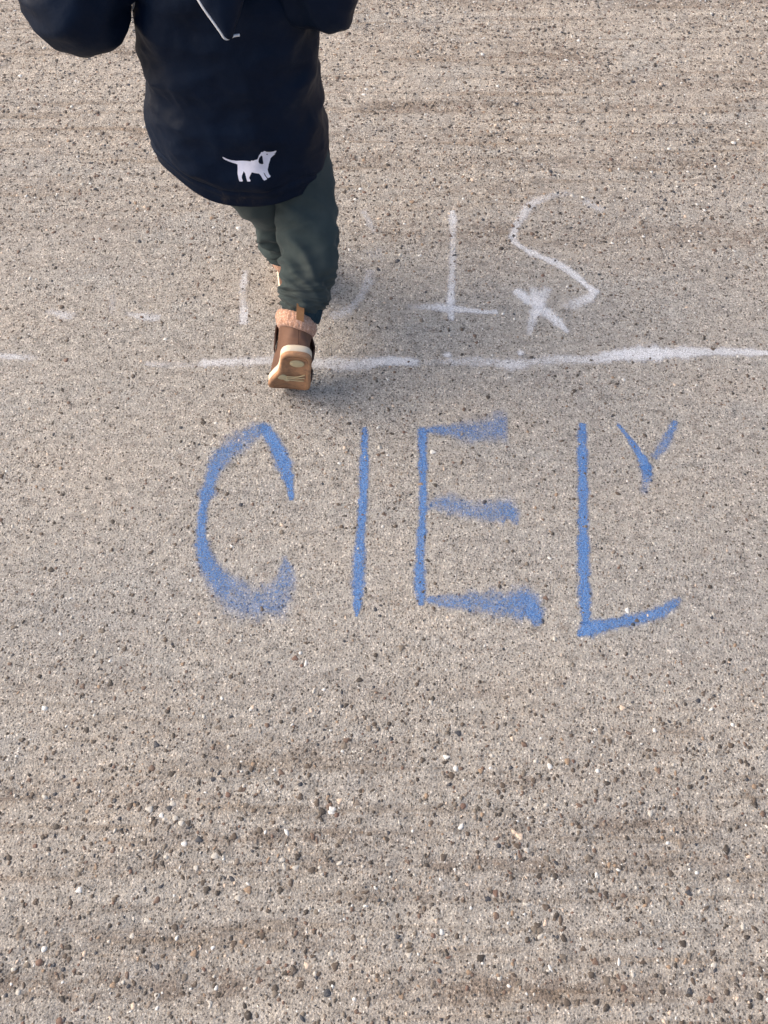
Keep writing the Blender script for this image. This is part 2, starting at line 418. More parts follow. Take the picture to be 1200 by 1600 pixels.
BLUE ={
 'C': [
  [(-0.163,0.632,0.0057,1.00),(-0.169,0.667,0.0149,1.00),(-0.181,0.706,0.0232,1.00),(-0.198,0.747,0.0258,1.00),(-0.217,0.779,0.0202,0.95),(-0.229,0.797,0.0107,0.60)],
  [(-0.217,0.796,0.0119,0.30),(-0.237,0.779,0.0285,0.50),(-0.265,0.757,0.0330,0.50),(-0.292,0.728,0.0292,0.62),(-0.306,0.696,0.0231,0.75),(-0.313,0.656,0.0228,0.80),(-0.318,0.611,0.0191,0.82),(-0.315,0.562,0.0188,0.82),(-0.305,0.526,0.0218,0.78),(-0.288,0.496,0.0280,0.68),(-0.262,0.468,0.0363,0.55),(-0.233,0.447,0.0445,0.42),(-0.206,0.442,0.0487,0.45),(-0.181,0.454,0.0446,0.42),(-0.166,0.481,0.0258,0.45),(-0.166,0.508,0.0152,0.50),(-0.170,0.528,0.0065,0.35)],
 ],
 'I': [
  [(-0.036,0.790,0.0131,0.90),(-0.036,0.716,0.0151,0.98),(-0.037,0.637,0.0147,0.92),(-0.041,0.550,0.0154,0.86),(-0.043,0.491,0.0194,0.85),(-0.044,0.445,0.0148,0.88),(-0.045,0.418,0.0042,0.80)],
 ],
 'E': [
  [(0.071,0.790,0.0143,0.92),(0.070,0.689,0.0150,0.92),(0.068,0.611,0.0135,0.90),(0.062,0.538,0.0153,0.86),(0.060,0.479,0.0172,0.88),(0.061,0.437,0.0095,0.80)],
  [(0.076,0.782,0.0107,0.60),(0.119,0.781,0.0237,0.55),(0.160,0.778,0.0379,0.50),(0.196,0.783,0.0475,0.45),(0.219,0.788,0.0523,0.52),(0.231,0.788,0.0428,0.30)],
  [(0.072,0.624,0.0158,0.35),(0.113,0.627,0.0293,0.48),(0.141,0.618,0.0292,0.45),(0.174,0.613,0.0292,0.45),(0.208,0.613,0.0404,0.56),(0.224,0.606,0.0246,0.56),(0.230,0.584,0.0056,0.40)],
  [(0.066,0.449,0.0085,0.62),(0.106,0.445,0.0191,0.58),(0.159,0.443,0.0296,0.52),(0.201,0.440,0.0360,0.55),(0.233,0.440,0.0444,0.72),(0.244,0.428,0.0337,0.85),(0.251,0.401,0.0063,0.70)],
 ],
 'L': [
  [(0.370,0.799,0.0131,0.92),(0.363,0.743,0.0188,0.98),(0.352,0.637,0.0181,0.98),(0.341,0.538,0.0175,0.97),(0.333,0.456,0.0181,0.97),(0.330,0.403,0.0125,0.95)],
  [(0.312,0.385,0.0052,0.90),(0.333,0.398,0.0208,0.92),(0.376,0.407,0.0188,0.84),(0.419,0.416,0.0189,0.78),(0.452,0.426,0.0189,0.78),(0.482,0.443,0.0127,0.62),(0.493,0.451,0.0053,0.30)],
 ],
 'Y': [
  [(0.433,0.800,0.0048,0.80),(0.454,0.760,0.0094,0.88),(0.467,0.729,0.0140,0.98),(0.474,0.704,0.0174,1.00),(0.481,0.684,0.0069,0.80)],
  [(0.545,0.805,0.0108,0.75),(0.518,0.757,0.0153,0.55),(0.489,0.720,0.0128,0.55)],
  [(0.473,0.708,0.0209,0.90),(0.472,0.686,0.0173,0.70),(0.467,0.668,0.0149,0.45),(0.460,0.645,0.0113,0.25)],
 ],
}
WHITE ={
 'LINE': [
  [(-0.826,0.954,0.0088,0.50),(-0.751,0.953,0.0113,0.55),(-0.713,0.951,0.0113,0.55),(-0.672,0.948,0.0075,0.10)],
  [(-0.467,0.936,0.0100,0.38),(-0.435,0.932,0.0124,0.35),(-0.404,0.932,0.0124,0.25),(-0.361,0.932,0.0100,0.35),(-0.346,0.937,0.0174,0.72),(-0.274,0.940,0.0175,0.62),(-0.200,0.943,0.0175,0.55),(-0.137,0.936,0.0249,0.66),(-0.062,0.932,0.0249,0.70),(0.000,0.940,0.0224,0.92),(0.050,0.939,0.0199,0.92),(0.075,0.936,0.0087,0.30),(0.112,0.939,0.0125,0.28),(0.125,0.939,0.0150,0.45),(0.199,0.939,0.0187,0.50),(0.255,0.932,0.0211,0.72),(0.287,0.939,0.0162,0.45),(0.337,0.945,0.0187,0.55),(0.412,0.945,0.0187,0.65),(0.448,0.954,0.0275,0.95),(0.502,0.959,0.0351,1.00),(0.564,0.961,0.0276,0.90),(0.628,0.964,0.0201,0.75),(0.691,0.964,0.0163,0.75),(0.753,0.961,0.0113,0.75),(0.840,0.959,0.0113,0.70)],
  [(0.113,0.954,0.0050,0.50),(0.125,0.956,0.0125,0.85),(0.135,0.957,0.0050,0.40)],
  [(0.258,0.961,0.0050,0.50),(0.268,0.961,0.0125,0.85),(0.278,0.961,0.0050,0.40)],
 ],
 'S': [
  [(0.482,1.351,0.0140,0.34),(0.458,1.371,0.0183,0.45),(0.436,1.387,0.0127,0.30)],
  [(0.433,1.395,0.0113,0.20),(0.398,1.405,0.0142,0.28),(0.354,1.389,0.0170,0.38),(0.321,1.367,0.0197,0.60),(0.300,1.331,0.0167,0.55),(0.284,1.301,0.0138,0.60),(0.274,1.268,0.0165,0.75)],
  [(0.271,1.278,0.0124,0.50),(0.289,1.246,0.0123,0.70),(0.331,1.215,0.0162,0.80),(0.363,1.197,0.0161,0.80),(0.393,1.168,0.0147,0.85),(0.416,1.138,0.0145,0.90),(0.434,1.117,0.0158,0.92)],
  [(0.442,1.126,0.0105,0.80),(0.419,1.103,0.0196,0.75),(0.391,1.088,0.0195,0.55),(0.361,1.076,0.0156,0.30)],
 ],
 'STAR': [
  [(0.269,1.126,0.0132,0.85),(0.282,1.110,0.0210,0.95),(0.303,1.091,0.0235,0.97),(0.324,1.069,0.0220,0.86),(0.347,1.041,0.0180,0.88),(0.368,1.010,0.0089,0.70)],
  [(0.340,1.133,0.0132,0.40),(0.323,1.105,0.0209,0.75),(0.312,1.078,0.0221,0.92),(0.298,1.044,0.0154,0.65),(0.286,1.000,0.0076,0.30)],
  [(0.306,1.133,0.0158,0.50),(0.311,1.098,0.0209,0.85),(0.319,1.071,0.0156,0.70)],
 ],
 'T': [
  [(0.149,1.353,0.0126,0.85),(0.150,1.322,0.0153,0.70),(0.148,1.274,0.0110,0.45),(0.145,1.218,0.0108,0.55),(0.140,1.147,0.0132,0.65),(0.136,1.095,0.0183,0.90),(0.135,1.040,0.0090,0.75)],
  [(0.042,1.078,0.0104,0.15),(0.084,1.078,0.0130,0.55),(0.117,1.076,0.0182,0.85),(0.156,1.071,0.0130,0.80),(0.194,1.066,0.0116,0.80),(0.232,1.064,0.0103,0.85)],
 ],
 'ARC': [
  [(-0.049,1.355,0.0112,0.35),(-0.031,1.316,0.0125,0.42),(-0.018,1.282,0.0083,0.25)],
  [(0.000,1.229,0.0163,0.10),(-0.016,1.226,0.0244,0.25),(-0.038,1.218,0.0135,0.15)],
  [(-0.029,1.182,0.0161,0.30),(-0.032,1.150,0.0159,0.45),(-0.045,1.112,0.0144,0.40),(-0.065,1.078,0.0156,0.45),(-0.090,1.058,0.0194,0.50),(-0.112,1.056,0.0116,0.35)],
 ],
 'BAR': [
  [(-0.290,1.179,0.0107,0.50),(-0.290,1.147,0.0146,0.65),(-0.290,1.112,0.0105,0.30),(-0.286,1.085,0.0130,0.50),(-0.283,1.061,0.0181,0.85),(-0.282,1.031,0.0128,0.65)],
 ],
 'SMUDGE': [
  [(-0.684,1.068,0.0104,0.30),(-0.659,1.061,0.0142,0.48),(-0.637,1.054,0.0129,0.50),(-0.619,1.056,0.0103,0.20)],
 ],
 'DASH': [
  [(-0.524,1.063,0.0078,0.30),(-0.499,1.056,0.0116,0.52),(-0.474,1.051,0.0142,0.62),(-0.448,1.051,0.0116,0.50)],
  [(-0.556,1.121,0.0079,0.10),(-0.554,1.091,0.0117,0.25),(-0.547,1.058,0.0103,0.15)],
 ],
}
B_ = 'chalk letter'
chalk('chalk_letter_c', BLUE['C'], M_BLUE, 'blue chalk letter C, leftmost of the blue letters', B_)
chalk('chalk_letter_i', BLUE['I'], M_BLUE, 'single upright blue chalk stroke, the letter I', B_)
chalk('chalk_letter_e', BLUE['E'], M_BLUE, 'blue chalk letter E with three smudged cross bars', B_)
chalk('chalk_letter_l', BLUE['L'], M_BLUE, 'blue chalk letter L with upturned foot', B_)
chalk('chalk_letter_y', BLUE['Y'], M_BLUE, 'small blue chalk Y mark above the foot of the L', B_)
chalk('chalk_line', WHITE['LINE'], M_WHITE, 'long patchy white chalk line running across the concrete', 'chalk line')
chalk('chalk_letter_s', WHITE['S'], M_WHITE, 'zigzag white chalk letter S on the right', B_)
chalk('chalk_star', WHITE['STAR'], M_WHITE, 'white chalk star of crossed strokes at the tail of the S', 'chalk mark')
chalk('chalk_letter_t', WHITE['T'], M_WHITE, 'upside-down white chalk T above the long white line', B_)
chalk('chalk_arc', WHITE['ARC'], M_WHITE, 'faint curved white chalk arc right beside the trouser leg', 'chalk mark')
chalk('chalk_stroke', WHITE['BAR'], M_WHITE, 'short upright white chalk stroke left of the boots', 'chalk mark')
chalk('chalk_smudge', WHITE['SMUDGE'], M_WHITE, 'small faint white chalk smudge, the leftmost chalk mark above the line', 'chalk mark')
chalk('chalk_corner', WHITE['DASH'], M_WHITE, 'faint short white chalk dash between leftmost smudge and upright stroke', 'chalk mark')
# ------------------------------------------------------------------ the child
def cloth(name, colr, rough, spec, weave, bump_s, tint=None, sheen=0.0, tint_scale=9.0):
    m, nt, b, out = new_mat(name)
    pos = nd(nt, 'ShaderNodeTexCoord').outputs['Object']
    c = colr
    n = tex_noise(nt, pos, 18.0, 4.0, .6)
    c = mix(nt, 1.0, c, ramp(nt, n, [(.3, .8), (.7, 1.2)]), 'MULTIPLY')
    if tint: c = mix(nt, ramp(nt, tex_noise(nt, pos, tint_scale, 3.0, .6), [(.45, 0.0), (.7, .6 if tint_scale < 50 else 1.0)]), c, tint)
    nt.links.new(c, b.inputs['Base Color'])
    b.inputs['Roughness'].default_value = rough; b.inputs['Specular IOR Level'].default_value = spec
    b.inputs['Sheen Weight'].default_value = sheen; b.inputs['Sheen Roughness'].default_value = .4
    f = tex_noise(nt, pos, weave, 2.0, .6)
    bump = nd(nt, 'ShaderNodeBump', {'Height': f, 'Strength': bump_s, 'Distance': .001}); nt.links.new(bump.outputs[0], b.inputs['Normal'])
    return m

def jacket_material():
    m, nt, b, out = new_mat('navy coated jacket cloth')
    pos = nd(nt, 'ShaderNodeTexCoord').outputs['Object']
    c = mix(nt, ramp(nt, tex_noise(nt, pos, 14.0, 4.0, .6), [(.35, 0.0), (.65, 1.0)]), (.0018, .0060, .0175), (.0032, .0092, .0245))
    # dried mud brushed onto the lower left of the back
    sep = nd(nt, 'ShaderNodeSeparateXYZ', {'Vector': pos})
    mz = ramp(nt, sep.outputs[2], [(.315, 1.0), (.375, 0.0)])
    mx = ramp(nt, math_n(nt, 'ADD', sep.outputs[0], 1.0), [(.69, 0.0), (.72, 1.0), (.765, 1.0), (.80, 0.15)])
    mud = math_n(nt, 'MULTIPLY', math_n(nt, 'MULTIPLY', mz, mx), ramp(nt, tex_noise(nt, mapped(nt, pos, (1, 1, .45)), 62.0, 5.0, .7), [(.54, 0.0), (.68, .45)]))
    c = mix(nt, mud, c, (.10, .075, .055))
    nt.links.new(c, b.inputs['Base Color'])
    b.inputs['Roughness'].default_value = .56; b.inputs['Specular IOR Level'].default_value = .11
    b.inputs['Sheen Weight'].default_value = .0
    f = tex_noise(nt, pos, 900.0, 2.0, .6); g = tex_noise(nt, pos, 45.0, 3.0, .6)
    hh = math_n(nt, 'ADD', math_n(nt, 'MULTIPLY', f, .15), g)
    bump = nd(nt, 'ShaderNodeBump', {'Height': hh, 'Strength': .5, 'Distance': .002}); nt.links.new(bump.outputs[0], b.inputs['Normal'])
    return m

M_JACKET = jacket_material()
M_TROUSER = cloth('dark teal grey cotton', (.043, .058, .058), .88, .15, 1100.0, .35, (.054, .060, .056), .08)
M_RIB = cloth('ribbed cuff knit', (.026, .046, .058), .9, .15, 1200.0, .4)
M_PIPING = cloth('pale reflective piping', (.62, .62, .64), .5, .4, 800.0, .2)
M_PRINT = cloth('pale lilac white print', (.86, .82, .90), .7, .2, 1500.0, .2)
M_LEATHER = cloth('brown nubuck leather', (.135, .070, .046), .75, .25, 700.0, .4, (.19, .105, .07))
M_STRAP = cloth('dark brown strap leather', (.055, .026, .018), .7, .25, 700.0, .3)
M_TAB = cloth('tan pull tab leather', (.25, .125, .055), .7, .25, 700.0, .3)
M_FLEECE = cloth('pink beige teddy fleece', (.46, .25, .165), .95, .1, 420.0, 1.0, (.74, .50, .38), .2, 330.0)
M_MID = cloth('cream rubber midsole', (.72, .62, .48), .65, .3, 300.0, .15, (.60, .47, .33))
M_GUM = cloth('gum rubber outsole', (.44, .235, .125), .75, .2, 300.0, .4, (.27, .155, .095), 0.0, 75.0)
M_PAD = cloth('cream rubber sole pad', (.62, .50, .29), .6, .3, 300.0, .2, (.50, .37, .19))
M_HAIR = cloth('brown hair', (.075, .042, .022), .55, .4, 500.0, .8)
M_EYE = cloth('dark eye', (.012, .010, .009), .1, .6, 100.0, .0)
M_LIP = cloth('lip', (.45, .17, .14), .5, .4, 300.0, .1)
M_SKIN, _nt, _b, _o = new_mat('skin')
_b.inputs['Base Color'].default_value = (.62, .40, .30, 1); _b.inputs['Roughness'].default_value = .5
_b.inputs['Subsurface Weight'].default_value = .15; _b.inputs['Subsurface Radius'].default_value = (.01, .004, .002)

person = bpy.data.objects.new('person', None); col.objects.link(person)
person.empty_display_size = .1
tag(person, 'small child in navy jacket walking away, right boot lifted at the heel', 'person')

def fold(P, sx, sy, sz, seed=0.0):
    """soft creases: ridged noise, stretched by direction"""
    q = Vector((P.x * sx + seed, P.y * sy + seed * .7, P.z * sz - seed))
    a = noise.noise(q); b = noise.noise(q * 2.1 + Vector((3, 7, 1)))
    return (1 - 2 * abs(a)) * .65 + (1 - 2 * abs(b)) * .35

# ---- jacket: torso
TORSO = [  # t, cx, cy, rx, ry (t = 0 at the hem)
    (0.00, -.2350, 1.120, .1390, .1130), (.10, -.2345, 1.121, .1375, .1115), (.25, -.2310, 1.124, .1310, .1080), (.42, -.2265, 1.127, .1255, .1035),
    (.60, -.2220, 1.131, .1225, .1000), (.76, -.2200, 1.137, .1190, .0940), (.87, -.2200, 1.142, .1080, .0820), (.94, -.2200, 1.147, .0720, .0620), (1.0, -.2200, 1.150, .0560, .0540)]
TOP_Z = .715
def torso_pt(t, ph):
    """ph = 0 towards +X (the child's right), 90 deg towards -Y (the back)"""
    tt = [r[0] for r in TORSO]; v = [float(np.interp(t, tt, [r[k] for r in TORSO])) for k in range(1, 5)]
    c, s = math.cos(ph), math.sin(ph); p = 2.2
    cc = math.copysign(abs(c)**(2 / p), c); ss = math.copysign(abs(s)**(2 / p), s)
    hem = .316 - .026 * c + .004 * math.sin(2 * ph) - .004 * max(s, 0) + .020 * math.exp(-((ph - R(140)) / R(32))**2) + .015 * math.exp(-((ph - R(48)) / R(24))**2) + (.012 if s < 0 else 0) * abs(s)
    z = hem + (TOP_Z - hem) * t
    return Vector((v[0] + v[2] * cc, v[1] - v[3] * ss, z)), Vector((cc / v[2], -ss / v[3], 0)).normalized()

def torso_disp(t, ph, P):
    k = smooth01(np.array([t / .10]))[0]
    d = .0075 * k * fold(P, 8, 8, 12, 2.0)
    d += .0028 * k * fold(P, 20, 20, 24, 5.0)
    d += .0080 * k * noise.noise(Vector((P.x * 14 + P.z * 8, P.y * 14, P.z * 20 - P.x * 7)))       # slanting drag lines
    zc = (t - .33) / .05; d -= .0040 * math.exp(-zc * zc) * (.6 + .8 * noise.noise(Vector((P.x * 10, 0, 3))))
    d += .0016 * math.exp(-((t - .055) / .012)**2) - .0016 * math.exp(-((t - .075) / .006)**2)       # stitched hem
    d += .004 * (1 - k) * math.sin(ph * 7 + 1) * .35
    return d

def torso_surf(t, ph, off=0.0):
    P, N = torso_pt(t, ph); return P + N * (torso_disp(t, ph, P) + off)

mb = MB(); NR, NS = 150, 200
rows = [[torso_surf(i / (NR - 1), 2 * math.pi * j / NS) for j in range(NS)] for i in range(NR)]
inner = [[torso_surf(t, 2 * math.pi * j / NS, -.007) for j in range(NS)] for t in (.30, .15, .06, .012)]
lip = [[torso_surf(.0, 2 * math.pi * j / NS, -.0035) + Vector((0, 0, -.0015)) for j in range(NS)]]
mb.grid(inner + lip + rows, True)
# collar
cz = [(.70, .062, .058), (.725, .058, .055), (.745, .056, .054), (.747, .053, .051), (.735, .051, .049)]
mb.grid([[(-.22 + rx * math.cos(2 * math.pi * j / 48), 1.150 + ry * math.sin(2 * math.pi * j / 48), z) for j in range(48)] for z, rx, ry in cz], True)

def sleeve_disp(seed, amp):
    def f(P, t, ph, N):
        d = amp * fold(P, 12, 12, 12, seed) + amp * .7 * fold(P, 24, 24, 18, seed + 3) + amp * .8 * noise.noise(Vector((P.x * 26 + seed, P.y * 20, P.z * 26)))
        d += .0055 * (1 - 3.2 * math.sqrt(noise.noise(Vector((math.cos(ph) * 1.5 + seed, math.sin(ph) * 1.5, t * 5.5 + seed)))**2 + .001))
        d -= .006 * math.exp(-((t - .50) / .05)**2) * max(0, N.y + .2)             # crease inside the elbow
        return d * min(1, (1 - t) * 9 + .2)
    return f
SL = {'left': [(-.275, 1.140, .655, .055, .055), (-.335, 1.135, .657, .054, .054), (-.386, 1.110, .622, .056, .056), (-.418, 1.093, .588, .058, .062), (-.440, 1.130, .594, .058, .058), (-.474, 1.180, .612, .052, .050), (-.490, 1.225, .630, .044, .042), (-.493, 1.232, .633, .036, .034)],
      'right': [(-.165, 1.140, .655, .055, .055), (-.115, 1.125, .640, .058, .056), (-.095, 1.100, .618, .052, .054), (-.090, 1.098, .607, .050, .052), (-.084, 1.130, .608, .049, .050), (-.070, 1.180, .620, .047, .046), (-.058, 1.225, .635, .043, .042), (-.057, 1.232, .638, .036, .034)]}
for k, (nm, pts) in enumerate(SL.items()):
    mb.grid(tube_rows(pts, 90, 64, side=(0, -.3, 1), disp=sleeve_disp(5.0 + 4 * k, .0065)), True, True, True)
jacket = mb.build('jacket', M_JACKET, person)

# ---- hood hanging down the back, pointed at the bottom
HOOD_TIP = Vector((-.197, .985, .603))
rows = []
for i in range(40):
    u = i / 39                                     # 0 at the neck, 1 at the tip
    row = []
    half = .098 * (1 - u)**1.05 + .005
    zc = .735 - (.735 - .603) * u; xc = -.22 + .023 * u
    yb = 1.115 - .130 * u**.55                     # how far the back of the bag stands out
    for j in range(48):
        a = 2 * math.pi * j / 48; c, s = math.cos(a), math.sin(a)
        th = .032 * (1 - u)**.5 + .007
        P = Vector((xc + half * c, yb - th * s + .020 * abs(c)**1.5 * (1 - u), zc + .012 * s * (1 - u)))
        d = .004 * fold(P, 22, 22, 22, 9.0) * min(1, (1 - u) * 6)
        row.append(P + Vector((c * .4, -s, 0)) * d)
    rows.append(row)
hood = MB().grid(rows, True, True, True).build('hood', M_JACKET, jacket)
bvh_h = BVHTree.FromObject(hood, bpy.context.evaluated_depsgraph_get())
def on_hood(x, z, off=.0015):
    h = bvh_h.ray_cast(Vector((x, .6, z)), Vector((0, 1, 0)))
    return (h[0] + Vector((0, -off, 0))) if h[0] else Vector((x, .985, z))
pl = []
for i in range(14):
    u = 1 - i / 13 * .8; half = .098 * (1 - u)**1.05 + .005
    pl.append(on_hood(-.22 + .023 * u - half * .80, .735 - .132 * u + .001))
wire('piping', [tuple(on_hood(-.184, .6045)), tuple(on_hood(-.191, .6035))] + [tuple(p) for p in pl], .0017, M_PIPING, jacket, n=70)
# arm hole piping on both sides
for t0, t1, p0, p1 in ((.57, .75, 176, 150), (.60, .78, 8, 24)):
    wire('piping', [tuple(torso_surf(t0 + (t1 - t0) * k / 7, R(p0 + (p1 - p0) * (k / 7)**.6), .0012)) for k in range(8)], .0016, M_PIPING, jacket, n=40)
# zip down the front
wire('zip', [tuple(torso_surf(.05 + .85 * k / 12, R(270), .0010)) for k in range(13)], .0022, M_RIB, jacket, n=60)

# ---- dog print on the lower back
DOG = [(128,252),(140,258),(165,280),(205,302),(245,313),(300,315),(345,317),(378,320),(385,308),(400,312),(415,305),(440,300),(450,285),(460,265),(475,245),(485,230),(500,235),(510,226),(522,232),(530,243),(560,255),(590,262),(605,258),(617,262),(612,275),(603,287),(588,291),(602,293),(598,300),(575,312),(555,325),(548,345),(535,370),(530,390),(520,415),(522,440),(530,462),(540,478),(535,486),(515,487),(500,465),(490,440),(481,432),(490,460),(505,485),(505,495),(480,498),(470,485),(455,455),(440,435),(410,428),(375,418),(360,440),(345,465),(355,485),(350,495),(325,495),(318,470),(312,430),(301,410),(295,420),(280,445),(275,465),(282,488),(275,497),(250,495),(243,470),(240,430),(243,410),(247,385),(250,350),(235,342),(205,330),(175,312),(145,288),(130,268)]
EAR = [(480,264),(488,275),(487,320),(488,350),(475,353),(455,340),(448,320),(455,295),(465,280)]
bvh_j = BVHTree.FromObject(jacket, bpy.context.evaluated_depsgraph_get())
def on_back(x, z, off):
    h = bvh_j.ray_cast(Vector((x, .6, z)), Vector((0, 1, 0)))
    return h[0] + h[1] * (off if h[1].y < 0 else -off)
S_ = .0810 / 489.0; DOG_C = (-.2050, .3890)
def print_patch(name, poly, mat, off, parent):
    bm = bmesh.new()
    vs = [bm.verts.new(((x - 372) * S_, 0, -(y - 362) * S_ * .98)) for x, y in poly]
    es = [bm.edges.new((vs[i], vs[(i + 1) % len(vs)])) for i in range(len(vs))]
    bmesh.ops.triangle_fill(bm, use_beauty=True, edges=es)
    for _ in range(2): bmesh.ops.subdivide_edges(bm, edges=[e for e in bm.edges if e.calc_length() > .004], cuts=1, use_grid_fill=False)
    bmesh.ops.triangulate(bm, faces=bm.faces)
    for v in bm.verts:
        v.co = on_back(DOG_C[0] + v.co.x, DOG_C[1] + v.co.z + v.co.x * .02, off)
    me = bpy.data.meshes.new(name); bm.to_mesh(me); bm.free()
    return add_obj(name, me, mat, parent)
dog = print_patch('dog_print', DOG, M_PRINT, .0008, jacket)
dog['label'] = 'pale lilac dog silhouette printed near the hem'
print_patch('dog_ear', EAR, M_JACKET, .0014, jacket)
print_patch('dog_eye', [(530 + 6 * math.cos(a * math.pi / 4), 268 + 6 * math.sin(a * math.pi / 4)) for a in range(8)], M_JACKET, .0014, jacket)

# ---- trousers
def leg_disp(seed, amp, band):
    def f(P, t, ph, N):
        q = Vector((math.cos(ph) * .8 + seed, math.sin(ph) * .8, t * 12 + .8 * math.sin(ph + seed)))
        a = 1 - 2.2 * math.sqrt(noise.noise(q)**2 + .004); b = noise.noise(Vector((P.x * 30, P.y * 30, P.z * 60 + seed)))
        k = .35 + .65 * math.exp(-((t - band) / .22)**2)
        c2 = 1 - 2.4 * math.sqrt(noise.noise(Vector((math.cos(ph + .5) * 1.3 + seed * 2, math.sin(ph) * 1.3, t * 26 + 1.4 * math.sin(ph * 1.0 + seed * 3))))**2 + .0015)
        return amp * k * (a * 1.0 + c2 * .20 + b * .10) * min(1, t * 14 + .05)
    return f
RL = [(-.1440, .938, .152, .030, .029), (-.1425, .944, .160, .037, .035), (-.1385, .962, .174, .0375, .037), (-.1325, .998, .203, .0425, .042), (-.1330, 1.052, .242, .0490, .047), (-.1450, 1.095, .300, .0560, .054), (-.165, 1.112, .350, .064, .062), (-.185, 1.120, .420, .070, .070)]
LL = [(-.1900, 1.126, .106, .030, .029), (-.1900, 1.126, .114, .036, .035), (-.1920, 1.122, .135, .0390, .038), (-.1960, 1.114, .180, .0430, .043), (-.2030, 1.106, .235, .0480, .049), (-.222, 1.102, .290, .057, .060), (-.245, 1.112, .350, .066, .070), (-.258, 1.118, .420, .072, .076)]
mb = MB()
mb.grid(tube_rows(RL, 130, 80, side=(1, 0, 0), disp=leg_disp(1.3, .0125, .35)), True, True, True)
mb.grid(tube_rows(LL, 110, 72, side=(1, 0, 0), disp=leg_disp(6.1, .0115, .30)), True, True, True)
mb.grid(tube_rows([(-.22, 1.118, .37, .10, .085), (-.22, 1.12, .42, .115, .095), (-.22, 1.125, .47, .11, .09)], 12, 48), True, True, True)
trousers = mb.build('trousers', M_TROUSER, person)

def rib_cuff(p0, p1, r0, r1, seed):
    P0, P1 = Vector(p0), Vector(p1); pts = [(*(P0.lerp(P1, k / 4)), r0 + (r1 - r0) * k / 4 + (.0015 if 0 < k < 4 else 0), (r0 + (r1 - r0) * k / 4) * .96) for k in range(5)]
    rows = tube_rows(pts, 14, 144, side=(1, 0, 0), disp=lambda P, t, ph, N: .0010 * math.cos(ph * 30) + .0012 * noise.noise(Vector((ph * 3, t * 2, seed))))
    return MB().grid(rows, True, True, True).build('cuff', M_RIB, trousers)
rib_cuff((-.1480, .922, .138), (-.1430, .944, .158), .0315, .0345, 1.0)
rib_cuff((-.1890, 1.127, .090), (-.1900, 1.126, .112), .0315, .0330, 2.0)

# ---- boots (built toe towards +Y, sole at z = 0, right foot; mirrored for the left)
OUT = [(0, 0), (.017, .003), (.0255, .014), (.0285, .04), (.0300, .07), (.0335, .10), (.0335, .128), (.0265, .150), (.008, .1625), (-.013, .161), (-.029, .150), (-.0385, .132), (-.0415, .112), (-.0360, .090), (-.0275, .068), (-.0255, .042), (-.0255, .016), (-.017, .003)]
OL = catmull(OUT, 96, True)
def ring_at(z, inset, yf=None, y0=0.0):
    """outline inset, with its front pulled back to yf"""
    C = np.array([-.002, .075]); out_ = []
    for x, y in OL:
        k = max(0.0, 1 - inset / max(.02, math.hypot(x - C[0], (y - C[1]) * .5)))
        qx = C[0] + (x - C[0]) * k; qy = C[1] + (y - C[1]) * (1 - inset / .085)
        if yf is not None: qy = y0 + (qy - y0) * (yf - y0) / (.1625 - y0); 
        out_.append((qx, qy, z))
    return out_

